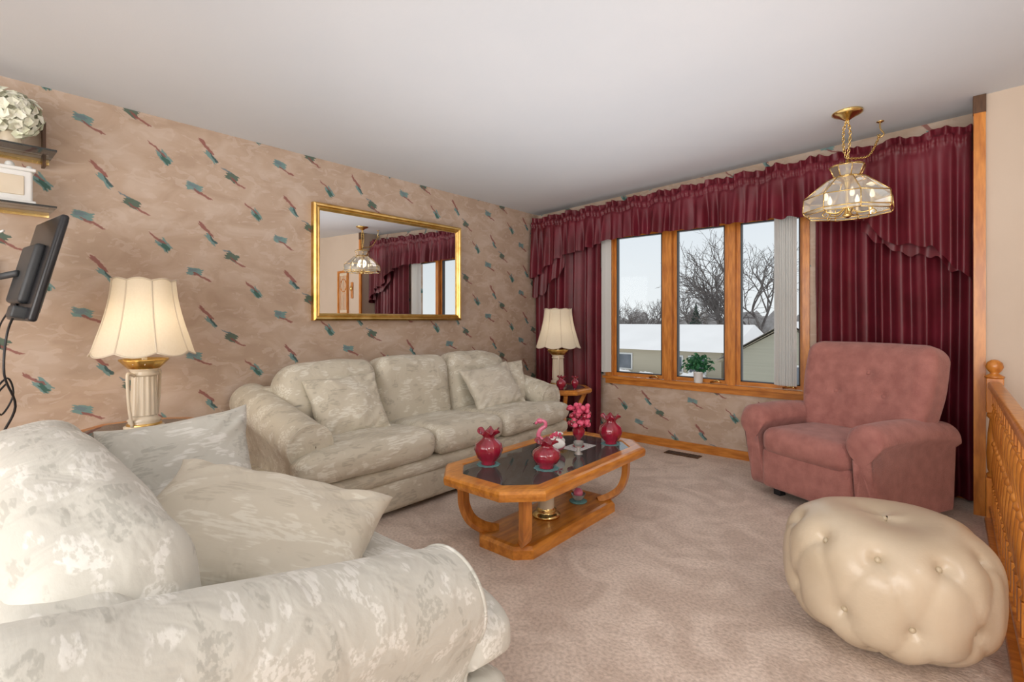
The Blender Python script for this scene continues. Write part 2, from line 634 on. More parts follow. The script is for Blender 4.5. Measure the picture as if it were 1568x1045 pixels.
def sstep(a, b, x):
    t = max(0, min(1, (x - a) / (b - a)))
    return t * t * (3 - 2 * t)

# ------------------------------------------------------------ ROOM
YW = 4.446
CE0, CES = 2.352, 0.052
def ceilz(x):
    return CE0 + CES * x
XR = 6.4
YB = -3.2
def simple(name, vf, mt, smooth=False):
    return MB().add(vf, mt, smooth=smooth).obj(name)
simple('floor', box(-.15, XR, YB, YW + .15, -.12, 0), M_carpet)
cv = []
for z in (0, .12):
    cv += [(-.15, YB - .1, ceilz(-.15) + z), (XR + .1, YB - .1, ceilz(XR) + z), (XR + .1, YW + .15, ceilz(XR) + z), (-.15, YW + .15, ceilz(-.15) + z)]
simple('ceiling', (cv, box(0, 1, 0, 1, 0, 1)[1]), M_ceil)
simple('wall_left', box(-.15, 0, YB, YW + .15, 0, ceilz(0)), M_wallL)
WX0, WX1, WZ0, WZ1 = .92, 2.63, .60, 2.06
def slopebox(x0, x1, y0, y1, z0):
    v = [(x0, y0, z0), (x1, y0, z0), (x1, y1, z0), (x0, y1, z0), (x0, y0, ceilz(x0)), (x1, y0, ceilz(x1)), (x1, y1, ceilz(x1)), (x0, y1, ceilz(x0))]
    return v, box(0, 1, 0, 1, 0, 1)[1]
w = MB()
w.add(slopebox(0, WX0, YW, YW + .15, 0), M_wallW, smooth=False)
w.add(slopebox(WX1, 3.62, YW, YW + .15, 0), M_wallW, smooth=False)
w.add(box(WX0, WX1, YW, YW + .15, 0, WZ0), M_wallW, smooth=False)
w.add(slopebox(WX0, WX1, YW, YW + .15, WZ1), M_wallW, smooth=False)
w.obj('wall_window')
simple('wall_front', slopebox(3.60, XR, 4.13, YW + .15, 0), M_beige)
simple('wall_right', slopebox(XR, XR + .12, YB, YW + .15, 0), M_beige)
simple('wall_back', slopebox(0, XR, YB - .12, YB, 0), M_beige)
t = MB()
t.add(box(3.578, 3.632, 4.108, 4.13, .0, ceilz(3.6) - .11), M_oakz, smooth=False)
t.add(box(3.576, 3.634, 4.106, 4.16, ceilz(3.6) - .11, ceilz(3.6) - .004), M_dkwood, smooth=False)
t.obj('trim_1')
simple('baseboard_window', box(0.0, 3.585, YW - .014, YW, 0, .075), M_oakx)
simple('baseboard_front', box(3.633, XR, 4.116, 4.13, 0, .075), M_oakx)
simple('baseboard_left', box(0, .014, YB, YW - .02, 0, .075), M_oak)

# window
w = MB()
CW = .055
yf0, yf1 = YW - .018, YW + .10
w.add(box(WX0 - CW, WX0 + .02, yf0, yf1, WZ0 - .0, WZ1), M_oakz, smooth=False)
w.add(box(WX1 - .02, WX1 + CW * .5, yf0, yf1, WZ0 - .0, WZ1), M_oakz, smooth=False)
w.add(box(WX0 - CW, WX1 + CW * .5, yf0, yf1, WZ1 - .02, WZ1 + CW), M_oakx, smooth=False)
w.add(box(WX0 - CW, WX1 + CW * .5, yf0, yf1, WZ0 - CW, WZ0 + .0), M_oakx, smooth=False)
w.add(box(WX0 - CW - .015, WX1 + CW * .5 + .01, yf0 - .035, YW + .02, WZ0 - .002, WZ0 + .02), M_oakx, smooth=False)
panes = [(.965, 1.44), (1.585, 2.01), (2.14, 2.585)]
for (a, b_) in ((1.478, 1.548), (2.045, 2.105)):
    w.add(box(a, b_, yf0 + .004, yf1, WZ0, WZ1), M_oakz, smooth=False)
for (a, b_) in panes:
    z0, z1 = .655, 2.0
    sw = .034
    for bx in (box(a - sw, a, YW + .03, YW + .08, z0 - sw, z1 + sw), box(b_, b_ + sw, YW + .03, YW + .08, z0 - sw, z1 + sw)):
        w.add(bx, M_oakz, smooth=False)
    for bx in (box(a, b_, YW + .03, YW + .08, z0 - sw, z0), box(a, b_, YW + .03, YW + .08, z1, z1 + sw)):
        w.add(bx, M_oakx, smooth=False)
    g = .009
    for bx in (box(a, a + g, YW + .028, YW + .07, z0, z1), box(b_ - g, b_, YW + .028, YW + .07, z0, z1),
               box(a, b_, YW + .028, YW + .07, z0, z0 + g), box(a, b_, YW + .028, YW + .07, z1 - g, z1)):
        w.add(bx, M_grey, smooth=False)
    w.add(([(a, YW + .058, z0), (b_, YW + .058, z0), (b_, YW + .058, z1), (a, YW + .058, z1)], [(0, 1, 2, 3)]), M_pane, smooth=False)
    w.add(tube([(b_ - .12, YW + .02, WZ0 + .03), (b_ - .05, YW - .005, WZ0 + .05), (b_ - .02, YW - .005, WZ0 + .035)], .007), M_brass)
    for hz in (.8, 1.7):
        w.add(box(b_ + .036, b_ + .046, YW + .02, YW + .05, hz, hz + .07), M_brass, smooth=False)
w.obj('window_1')

bl = MB()
for i in range(9):
    x = 2.435 + i * .0155
    bl.add(box(-.0012, .0012, -.032, .032, .66, 2.07), M_vinyl, T(x, YW - .062, 0) @ R('Z', 40 + 4 * (i % 3)), smooth=False)
for i in range(5):
    x = .875 + i * .012
    bl.add(box(-.0012, .0012, -.03, .03, .66, 2.07), M_vinyl, T(x, YW - .062, 0) @ R('Z', -34 - 4 * (i % 3)), smooth=False)
bl.add(box(.86, 2.66, YW - .085, YW - .04, 2.07, 2.11), M_white, smooth=False)
bl.obj('vertical_blinds')

# curtains
def fold(x, seed, per):
    p = 2 * pi * x / per
    return (.72 * sin(p + 1.0 * sin(p * .27 + seed) + seed) + .16 * sin(p * 1.9 + 2 * seed + .8 * sin(p * .31)) + .24 * noise.noise(Vector((x * 9, seed, 0))) * 2)

def curtain(name, x0, x1, z0, z1, y, seed, per=.082, amp=.034):
    nx, nz = int((x1 - x0) / .0045), 26
    V, F = [], []
    for j in range(nz + 1):
        tz = j / nz
        z = z0 + (z1 - z0) * tz
        for i in range(nx + 1):
            x = x0 + (x1 - x0) * i / nx
            dr = .026 * noise.noise(Vector((x * 3, z * 1.4, seed)))
            a = amp * (1 - .2 * tz)
            yy = y + a * fold(x + dr, seed, per)
            V.append((min(x + dr * .6, 3.597), min(yy, YW - .01), z))
    for j in range(nz):
        for i in range(nx):
            F.append((j * (nx + 1) + i, j * (nx + 1) + i + 1, (j + 1) * (nx + 1) + i + 1, (j + 1) * (nx + 1) + i))
    return MB().add((V, F), M_burg).obj(name, fix=False)
curtain('curtain_panel', .03, .85, .015, 2.12, 4.37, 1.3, per=.125, amp=.052)
curtain('curtain_panel', 2.70, 3.597, .015, 2.2, 4.37, 4.1, per=.115, amp=.054)

def lerp_pts(P, x):
    if x <= P[0][0]:
        return P[0][1]
    for a, b_ in zip(P, P[1:]):
        if x <= b_[0]:
            t_ = (x - a[0]) / (b_[0] - a[0])
            t_ = t_ * t_ * (3 - 2 * t_) * .5 + t_ * .5
            return a[1] + (b_[1] - a[1]) * t_
    return P[-1][1]
BOT = [(.02, 1.62), (.16, 1.66), (.30, 1.76), (.40, 1.82), (.56, 1.86), (.80, 1.90), (1.0, 1.95), (1.4, 1.965), (1.8, 1.96), (2.2, 1.965), (2.55, 1.96), (2.8, 1.94),
       (3.02, 1.87), (3.16, 1.70), (3.38, 1.66), (3.44, 1.60), (3.50, 1.50), (3.575, 1.45)]
def valance():
    x0, x1 = .02, 3.592
    nx = 900
    rows = [0, .018, .045, .052, .062, .085, .095, .105, .14, .2, .3, .42, .56, .7, .82, .92, .97, 1.0]
    V, F = [], []
    for tz in rows:
        for i in range(nx + 1):
            x = x0 + (x1 - x0) * i / nx
            top = 2.275 + .042 * x + .014 * noise.noise(Vector((x * 18, 3, 0))) + .012 * sin(x * 2 * pi / .24)
            bot = lerp_pts(BOT, x) + .006 * sin(x * 2 * pi / .12)
            if tz <= .105:
                z = top - tz
            else:
                s = (tz - .105) / .895
                z = (top - .105) + (bot - (top - .105)) * s
            if tz < .05:
                a = .030 - .3 * tz
                k = fold(x, 2.2, .075)
                y = 4.265 - a * k
            elif tz <= .105:
                k = fold(x, 2.2, .04)
                bul = .014 * sin(pi * (tz - .045) / .06)
                y = 4.262 - bul - .007 * k
            else:
                s = (tz - .105) / .895
                k = fold(x + .012 * s * sin(x * 9), 3.7, .10)
                k2 = fold(x, 6.2, .23)
                a = .009 + .034 * min(1, s * 1.6)
                y = 4.252 - a * (k * .75 + k2 * .45) - .015 * s
            e = min(x - x0, x1 - x) / .03
            if e < 1:
                y = YW - .012 + (y - (YW - .012)) * sqrt(max(0, 1 - (1 - e) ** 2))
            V.append((x, y, z))
    n = nx + 1
    for j in range(len(rows) - 1):
        for i in range(nx):
            F.append((j * n + i, j * n + i + 1, (j + 1) * n + i + 1, (j + 1) * n + i))
    mb = MB().add((V, F), M_burg)
    for (xa, xb, zt, pts, sd) in ((3.0, 3.59, 2.25, [(3.0, 1.80), (3.12, 1.70), (3.25, 1.62), (3.40, 1.60), (3.48, 1.5), (3.575, 1.46)], 2.0),
                                  (.03, .45, 2.1, [(.03, 1.42), (.20, 1.46), (.26, 1.58), (.40, 1.64), (.45, 1.74)], 5.0)):
        V, F = [], []
        nx2, nz2 = 160, 14
        for j in range(nz2 + 1):
            for i in range(nx2 + 1):
                x = xa + (xb - xa) * i / nx2
                s = j / nz2
                zb = lerp_pts(pts, x) + .012 * sin(x * 2 * pi / .10)
                z = zt + (zb - zt) * s
                y = 4.288 + .018 * fold(x + .05 * s, sd, .11)
                V.append((x, min(y, 4.315), z))
        n = nx2 + 1
        for j in range(nz2):
            for i in range(nx2):
                F.append((j * n + i, j * n + i + 1, (j + 1) * n + i + 1, (j + 1) * n + i))
        mb.add((V, F), M_burg)
    mb.obj('curtain_valance', fix=False)
valance()

v = MB().add(box(-.15, .15, -.05, .05, 0.001, .007), M_dkwood, smooth=False)
for i in range(12):
    v.add(box(-.14 + i * .024, -.128 + i * .024, -.04, .04, .007, .010), M_grey, smooth=False)
v.obj('floor_vent', loc=(1.72, 4.27, 0))

# ------------------------------------------------------------ SOFAS
def sofa(name, W, nc, mt, loc, rz, onebacks=False):
    mb = MB()
    aw = .25
    mb.add(rbox(W - .04, .86, .19, .035, n=6, puff=(0, .015, 0)), mt, T(0, .50, .125))
    mb.add(rbox(W + .0, .90, .10, .045, n=6, puff=(0, .01, 0)), mt, T(0, .50, .255))
    for xx in (-W / 2 + .14, W / 2 - .14):
        for yy in (.14, .84):
            mb.add(box(xx - .03, xx + .03, yy - .03, yy + .03, 0, .05), M_dkwood, smooth=False)
    iw = W - 2 * aw
    cw = iw / nc
    for i in range(nc):
        cx = -iw / 2 + cw * (i + .5)
        left, right = i == 0, i == nc - 1

        def fn(q, left=left, right=right):
            x, y, z = q
            s = sstep(.14, .20, y)
            if right and x > 0:
                x += s * (aw + .012) * (x / (cw / 2)) ** 3
            if left and x < 0:
                x -= s * (aw + .012) * (abs(x) / (cw / 2)) ** 3
            z += .010 * noise.noise(Vector((q[0] * 5 + i, q[1] * 5, q[2] * 3)))
            z += .02 * sstep(-.3, .3, y)
            return (x, y, z)
        mb.add(rbox(cw - .006, .72, .175, .07, n=12, k=4, puff=(.0, .02, .20), fn=fn), mt, T(cx, .635, .375))
    mb.add(rbox(W - .2, .20, .70, .07, n=4), mt, T(0, .13, .40))
    nb_ = 1 if onebacks else nc
    bw = (W - .36) / nb_
    for i in range(nb_):
        cx = -(W - .36) / 2 + bw * (i + .5)
        left, right = i == 0, i == nb_ - 1

        def fb(q, i=i, left=left, right=right):
            x, y, z = q
            k = .012 * noise.noise(Vector((x * 5 + 3 * i, y * 4, z * 5)))
            zz = z
            if z > 0:
                if (right and x > 0) or (left and x < 0):
                    zz = z - (.09 if onebacks else .06) * (abs(x) / (bw / 2)) ** (2.4 if onebacks else 3)
                else:
                    zz = z - .012 * (abs(x) / (bw / 2)) ** 4
            return (x, y + k, zz + k)
        if onebacks:
            mb.add(rbox(bw - .004, .26, .54, .10, n=16, k=5, puff=(0, .08, .03), fn=fb), mt, T(cx, .215, .610) @ R('X', 9))
        else:
            mb.add(rbox(bw - .004, .28, .54, .10, n=16, k=5, puff=(0, .14, .03), fn=fb), mt, T(cx, .27, .628) @ R('X', 9))
    for sg in (-1, 1):
        cxa = sg * (W / 2 - .135)
        loops = []
        n = 44

        def ring(vv, sc, zc, r):
            pts = []
            for j in range(n):
                a = 2 * pi * j / n
                x = cos(a)
                y = sin(a)
                if y > -.62:
                    px, pz = x * r, zc + y * r * .92
                    px += sg * .018
                else:
                    bwid = .082
                    px = max(-bwid, min(bwid, x * .18))
                    s = (-.62 - y) / .38
                    z_at = zc - .62 * r * .92
                    pz = z_at - (z_at - .045) * min(1, s * 3)
                pts.append((cxa + px * sc, vv, zc + (pz - zc) * sc))
            return pts
        def ar(vv):
            s = (vv - .05) / .77
            zc = .66 - .165 * s
            return zc, .126 + .008 * s
        for (vv, sc) in ((.03, .5), (.035, .9), (.06, 1.0)):
            zc, r = ar(vv)
            loops.append(ring(vv, sc, zc, r))
        for k in range(1, 12):
            vv = .06 + (.80 - .06) * k / 12
            zc, r = ar(vv)
            wob = 1 + .02 * noise.noise(Vector((vv * 8, sg, 0)))
            loops.append(ring(vv, wob, zc, r))
        zc, r = ar(.82)
        pip = ring(.834, .955, zc, r)
        mb.add(tube(pip + [pip[0]], .006, 6, cap=False), mt)
        for (dv, sc) in ((.80, 1.0), (.822, .99), (.838, .95), (.84, .88), (.838, .84), (.842, .74), (.852, .55), (.856, .25), (.856, .02)):
            loops.append(ring(dv, sc, zc, r))
        mb.add(loft(loops, False, False), mt)
    return mb.obj(name, loc=loc, rz=rz)

sofa('sofa', 2.42, 3, M_sofa, (.02, 2.42, 0), radians(-90))
sofa('loveseat', 1.82, 2, M_sofa2, (1.70, .0, 0), 0, True)

def place_pillow(w, h, t, M, mt, seed):
    ob = MB().add(pillow(w, h, t, seed=seed), mt).obj('throw_pillow')
    ob.matrix_world = M
    return ob
place_pillow(.50, .42, .16, frame((.54, 1.74, .63), (-.15, 1, -.10), (.85, -.10, .50)), M_sofa, 1.0)
place_pillow(.48, .38, .15, frame((.52, 3.26, .63), (0, 1, -.15), (.85, -.35, .45)), M_sofa, 3.0)
place_pillow(.52, .40, .16, frame((.60, 3.05, .62), (.10, 1, .10), (.85, -.15, .52)), M_pillow, 2.0)
place_pillow(.50, .44, .18, frame((1.25, .62, .605), (.20, .95, .10), (.85, -.20, .48)), M_sofa2, 4.0)
place_pillow(.66, .44, .20, frame((1.98, .59, .585), (.41, .45, -.17), (.42, -.14, .88)), M_pillow, 5.0)

# ------------------------------------------------------------ COFFEE TABLE
ct = MB()
hx, hy, cc, zt = .335, .655, .15, .40
def oring(i, z):
    return octo(hx - i, hy - i, cc - i * .42, z)
ct.add(loft([oring(.0, zt - .05), oring(-.004, zt - .03), oring(-.004, zt - .015), oring(.004, zt - .004), oring(.02, zt), oring(.075, zt), oring(.082, zt - .006), oring(.082, zt - .04), oring(.06, zt - .055), oring(.02, zt - .055)], cyc=True), M_oak, smooth=False)
ct.add(loft([oring(.078, zt - .012), oring(.078, zt - .006)]), M_smoke, smooth=False)
def pring(i, z):
    return octo(.185 - i, .475 - i, .07 - i * .42, z)
ct.add(loft([pring(0, 0), pring(0, .045), pring(.012, .06), pring(.03, .064)]), M_oak, smooth=False)
for sx_ in (-1, 1):
    for sy_ in (-1, 1):
        P = smooth_path([(.09 * sx_, .36 * sy_, .055), (.14 * sx_, .425 * sy_, .08), (.185 * sx_, .47 * sy_, .125), (.208 * sx_, .495 * sy_, .20), (.212 * sx_, .50 * sy_, .28), (.215 * sx_, .505 * sy_, .355)], 5)
        ct.add(tube(P, .034, n=4, sx=.75, sy=1.1, up0=(sx_, sy_, .1)), M_oakz, smooth=False)
ct.obj('coffee_table', loc=(1.72, 2.33, 0))

def ruffled_vase(name, s, loc, wide=1.0, mt=M_red, rz=0):
    prof = [(.030, 0), (.034, .004), (.030, .012), (.052, .035), (.064, .065), (.058, .095), (.032, .115), (.026, .125), (.034, .140), (.050, .152), (.046, .153), (.030, .138), (.022, .122)]
    def mod(r, z, a):
        w_ = sstep(.122, .152, z)
        k = 1 + .16 * w_ * sin(6 * a) + .03 * (1 - w_) * sin(12 * a)
        return r * k * wide, z + .010 * w_ * cos(6 * a)
    mb = MB().add(lathe(prof, 48, mod), mt, Matrix.Scale(s, 4))
    return mb.obj(name, loc=loc, rz=rz)
def doily(loc, r):
    V, F = lathe([(r, 0), (r, .001)], 40, lambda rr, z, a: (rr * (1 + .05 * sin(10 * a)), z))
    MB().add((V, F), M_teal, smooth=False).obj('doily', loc=loc)
ZT = .4005 - .006
doily((1.56, 1.97, ZT), .062)
ruffled_vase('cranberry_vase', 1.2, (1.56, 1.97, ZT + .0015))
doily((1.84, 2.12, ZT), .066)
ruffled_vase('cranberry_vase', .95, (1.84, 2.12, ZT + .0015), 1.25)
doily((1.84, 2.80, ZT), .06)
ruffled_vase('cranberry_vase', 1.15, (1.84, 2.80, ZT + .0015), 1.0)
sw = MB()
sw.add(sphere(.055, 20, 12, (1.35, .8, .75)), M_pink, T(0, 0, .045))
sw.add(tube(smooth_path([(.05, 0, .06), (.085, 0, .09), (.075, 0, .13), (.045, 0, .155), (.05, 0, .18), (.08, 0, .185), (.105, 0, .165)], 5),
            [.016 - .008 * i / 30 for i in range(31)], 8), M_pink)
sw.add(sphere(.016, 12, 8, (1.3, 1, 1)), M_pink, T(.078, 0, .184))
sw.add(tube([(.09, 0, .18), (.118, 0, .165)], [.007, .002], 8), M_black)
for s_ in (-1, 1):
    sw.add(sphere(.045, 14, 8, (1.3, .25, .7)), M_white, T(-.015, .04 * s_, .06) @ R('X', 12 * s_))
for i in range(40):
    a = random.random() * 6.28
    rr = random.random() * .03
    sw.add(sphere(.009, 6, 4), M_flower if i % 3 else M_white, T(-.02 + rr * cos(a) * 1.3, rr * sin(a), .088 + random.random() * .025))
sw.obj('swan_figurine', loc=(1.68, 2.40, ZT), rz=radians(215))
MB().add(rbox(.13, .20, .002, .0009, n=1), M_lace).obj('lace_runner', loc=(1.73, 2.60, ZT + .001))
fv = MB()
fv.add(lathe([(.035, 0), (.038, .006), (.015, .02), (.014, .05), (.035, .075), (.04, .10), (.03, .125), (.045, .14)], 32,
             lambda r, z, a: (r * (1 + .12 * sstep(.12, .14, z) * sin(7 * a)), z)), M_red)
for i in range(60):
    a = random.random() * 6.28
    rr = random.random() ** .6 * .065
    zz = .13 + random.random() * .12
    fv.add(sphere(.018, 8, 5, (1, 1, .7)), M_flower if i % 3 else M_red, T(rr * cos(a), rr * sin(a), zz) @ R('X', random.random() * 90))
for i in range(10):
    a = random.random() * 6.28
    fv.add(tube([(0, 0, .12), (.03 * cos(a), .03 * sin(a), .16), (.08 * cos(a), .08 * sin(a), .15 + .06 * random.random())], [.004, .008, .001], 4), M_leaf)
fv.obj('flower_vase', loc=(1.73, 2.60, ZT + .0025))
cg = MB()
cg.add(lathe([(.025, 0), (.028, .004), (.012, .012), (.010, .03), (.026, .05), (.030, .075), (.028, .076), (.022, .05)], 24, lambda r, z, a: (r * (1 + .05 * sin(12 * a)), z)), M_chglass)
cg.obj('crystal_goblet', loc=(1.82, 2.46, ZT))
pd = MB()
pd.add(lathe([(.078, 0), (.08, .012), (.06, .02), (.05, .03), (.058, .04), (.045, .05), (.042, .12), (.05, .14), (.06, .15), (.055, .16)], 32,
             lambda r, z, a: (r * (1 + (.04 * sin(16 * a) if .05 < z < .13 else 0)), z)), M_brass)
pd.add(lathe([(.043, .05), (.042, .12)], 32, lambda r, z, a: (r * 1.06 * (1 + .04 * sin(16 * a)), z), close=False), M_cream)
pd.obj('pedestal_ornament', loc=(1.72, 2.28, .0645))
dd = MB()
dd.add(lathe([(.05, 0), (.055, .006), (.05, .008)], 28), M_teal)
dd.add(lathe([(.02, .008), (.03, .02), (.045, .05), (.042, .05), (.02, .022)], 24), M_chglass)
dd.add(sphere(.03, 14, 8), M_pink, T(0, 0, .055))
dd.obj('candy_dish', loc=(1.74, 2.58, .0645))
ruffled_vase('cranberry_vase', .45, (1.74, 2.06, .0645), 1.0)

# ------------------------------------------------------------ RECLINER
rc = MB()
rm = M_rose
rc.add(rbox(.60, .64, .22, .04, n=4), rm, T(0, .42, .20))
rc.add(rbox(.56, .55, .06, .02, n=2), M_black, T(0, .42, .06))
rc.add(rbox(.585, .09, .26, .035, n=6, puff=(0, .15, 0)), rm, T(0, .045, .205))
rc.add(rbox(.575, .60, .17, .065, n=8, k=4, puff=(0, .03, .22)), rm, T(0, .28, .385))
tufts = [(-.15, -.02), (.15, -.02), (.04, .12)]
def fb(q):
    x, y, z = q
    if y < 0:
        for (tx, tz) in tufts:
            d2 = (x - tx) ** 2 + (z - tz) ** 2
            y += .022 * exp(-d2 / .0012)
    s = 1 - .10 * sstep(.1, -.3, z)
    return (x * s, y - .05 * (abs(x) / .38) ** 3 * (1 if y < 0 else 0), z)
BM = T(.035, .595, .70) @ R('X', -13)
rc.add(rbox(.79, .20, .64, .085, n=26, k=4, puff=(0.02, .28, .05), fn=fb), rm, BM)
for (tx, tz) in tufts:
    rc.add(sphere(.013, 10, 6, (1, .5, 1)), rm, BM @ T(tx, -.108, tz))
for sg in (-1, 1):
    loops = []
    n = 40
    def ring(yy, sc, top, dx=0):
        pts = []
        for j in range(n):
            a = 2 * pi * j / n
            x, y = cos(a), sin(a)
            if y > -.3:
                px, pz = x * .098, (top - .09) + y * .09
                px += sg * .012
            else:
                s = min(1, (-.3 - y) / .7 * 3.5)
                px = max(-.068, min(.068, x * .12))
                px += sg * .012 * (1 - s)
                pz = (top - .117) - (top - .117 - .06) * s
            zc = top - .2
            pts.append((sg * .355 + px * sc, yy, zc + (pz - zc) * sc))
        return pts
    for (yy, sc, top) in ((-.01, .02, .56), (-.012, .6, .56), (-.008, .84, .575), (.004, .93, .585), (.025, 1, .60)):
        loops.append(ring(yy, sc, top))
    for k in range(1, 14):
        yy = .025 + .70 * k / 13
        top = .60 + .015 * sin(pi * k / 13) - .03 * (k / 13) ** 2
        loops.append(ring(yy, 1, top))
    loops.append(ring(.745, .93, .565))
    loops.append(ring(.75, .3, .56))
    loops = [[(x, y + (.06 * (1 - sstep(.05, .5, z))) * (1 if i < 6 else 0) + 0, z) for (x, y, z) in L_] for i, L_ in enumerate(loops)]
    rc.add(loft(loops, True, True), rm)
for xx in (-.27, .27):
    for yy in (.15, .68):
        rc.add(box(xx - .025, xx + .025, yy - .025, yy + .025, 0, .05), M_black, smooth=False)
rc.obj('recliner', loc=(2.775, 3.47, 0), rz=radians(-27))

# ------------------------------------------------------------ POUF
def pouf():
    r, h = .335, .465
    nt_, npf = 150, 76
    K = 10
    def base(a, v):
        ph = -pi / 2 + pi * v
        e = .58
        cr_ = abs(cos(ph)) ** e
        sz = (abs(sin(ph)) ** (e * 1.15)) * (1 if sin(ph) > 0 else -1)
        rr = r * cr_
        z = h / 2 + h / 2 * sz
        if z < h / 2:
            rr *= 1 - .08 * ((h / 2 - z) / (h / 2)) ** 2
        z += .014 * sin(a * 2 + 1) * max(0, v - .5) * 1.2
        return Vector((rr * cos(a), rr * sin(a), z))
    rows = [(.24, 0, K), (.46, .5, K), (.70, 0, K)]
    B = []
    for (v, o, k) in rows:
        B.append([base(2 * pi * (i + o) / k, v) for i in range(k)])
    S = []
    for i in range(K):
        for (ri, rj) in ((0, 1), (1, 2)):
            oi, oj = rows[ri][1], rows[rj][1]
            for j in ((i, (i - 1) % K) if oi == 0 else (i, (i + 1) % K)):
                a0 = 2 * pi * (i + oi) / K
                a1 = 2 * pi * (j + oj) / K
                d = (a1 - a0 + pi) % (2 * pi) - pi
                pts = [base(a0 + d * t_ / 6, rows[ri][0] + (rows[rj][0] - rows[ri][0]) * t_ / 6) for t_ in range(7)]
                S += list(zip(pts, pts[1:]))
    for i in range(K):
        a0 = 2 * pi * i / K
        pts = [base(a0, .02 + .22 * t_ / 4) for t_ in range(5)]
        S += list(zip(pts, pts[1:]))
    BB = [b_ for row in B for b_ in row]
    V, F = [], []
    top = base(0, 1.0)
    for j in range(npf + 1):
        v = j / npf
        for i in range(nt_):
            a = 2 * pi * i / nt_
            p = base(a, max(.001, min(.999, v)))
            nrm = Vector((p.x, p.y, (p.z - h / 2) * 1.2)).normalized()
            dseg = 9
            for (s0, s1) in S:
                if (s0 - p).length > .10:
                    continue
                e = s1 - s0
                t_ = max(0, min(1, (p - s0).dot(e) / max(1e-9, e.length_squared)))
                dseg = min(dseg, (p - s0 - e * t_).length)
            db = min((p - b_).length for b_ in BB)
            disp = -.0045 * exp(-(dseg / .006) ** 2) - .004 * exp(-(dseg / .03) ** 2)
            disp += -.022 * exp(-(db / .014) ** 2) - .022 * exp(-(db / .045) ** 2)
            disp += -.03 * exp(-((p - top).length / .14) ** 2)
            q = p + nrm * disp
            V.append((q.x, q.y, max(0.0, q.z)))
    for j in range(npf):
        for i in range(nt_):
            i2 = (i + 1) % nt_
            F.append((j * nt_ + i, j * nt_ + i2, (j + 1) * nt_ + i2, (j + 1) * nt_ + i))
    mb = MB().add((V, F), M_leather)
    for b_ in BB + [top]:
        nrm = Vector((b_.x, b_.y, (b_.z - h / 2) * 1.2)).normalized()
        mb.add(sphere(.011, 10, 6), M_leathbtn, T(*(b_ - nrm * .040)))
    mb.obj('tufted_pouf', loc=(3.262, 2.33, 0), rz=radians(18))
pouf()

# ------------------------------------------------------------ LAMPS
def lamp(name, loc, on):
    mb = MB()
    mb.add(lathe([(.085, 0), (.085, .015), (.07, .022), (.065, .035), (.072, .045), (.055, .06), (.052, .07)], 32), M_cream)
    mb.add(lathe([(.056, .07), (.050, .27)], 56, lambda r, z, a: (r * (1 + .06 * sin(14 * a)), z), close=False), M_cream)
    mb.add(lathe([(.054, .265), (.064, .275), (.054, .285), (.060, .295), (.085, .33), (.075, .335), (.02, .34), (.012, .345), (.012, .56)], 32), M_cream)
    mb.add(lathe([(.062, .30), (.068, .305), (.100, .345), (.098, .352), (.06, .325)], 40, lambda r, z, a: (r * (1 + .05 * sin(10 * a) * sstep(.30, .345, z)), z)), M_gold)
    mb.add(lathe([(.073, .016), (.076, .022), (.072, .030)], 32), M_gold)
    for k in range(2):
        a = -.9 + k * pi
        mb.add(tube(smooth_path([(.062 * cos(a), .062 * sin(a), .27), (.10 * cos(a), .10 * sin(a), .285), (.105 * cos(a), .105 * sin(a), .25), (.095 * cos(a), .095 * sin(a), .12), (.075 * cos(a), .075 * sin(a), .02)], 4), .008, 6), M_cream)
    prof = []
    z0, z1 = .39, .74
    for k in range(17):
        s = k / 16
        r = .134 + .085 * (1 - s) ** 1.9 + .006 * sin(pi * s)
        prof.append((r, z0 + (z1 - z0) * s))
    def mod(r, z, a):
        s = (z - z0) / (z1 - z0)
        sc = abs(sin(4 * a))
        rr = r * (1 - .04 * (1 - sc))
        zz = z
        zz -= .020 * sc * max(0, 1 - s * 5)
        zz += .012 * sc * max(0, s * 5 - 4)
        return rr, zz
    mb.add(lathe(prof, 96, mod, close=False), M_shade)
    for k in range(8):
        a = 2 * pi * k / 8
        pts = []
        for (r, z) in prof:
            rr, zz = mod(r, z, a)
            pts.append(((rr + .001) * cos(a), (rr + .001) * sin(a), zz))
        mb.add(tube(pts, .0035, 6), M_cream)
    for idx in (0, 16):
        pts = []
        for i in range(97):
            a = 2 * pi * i / 96
            rr, zz = mod(prof[idx][0], prof[idx][1], a)
            pts.append((rr * cos(a), rr * sin(a), zz))
        mb.add(tube(pts, .004, 6), M_cream)
    mb.add(sphere(.035, 14, 10, (1, 1, 1.2)), M_bulb if on else M_white, T(0, 0, .50))
    mb.obj(name, loc=loc)

lamp('table_lamp', (.37, .70, .632), True)
lamp('table_lamp', (.59, 3.99, .536), False)

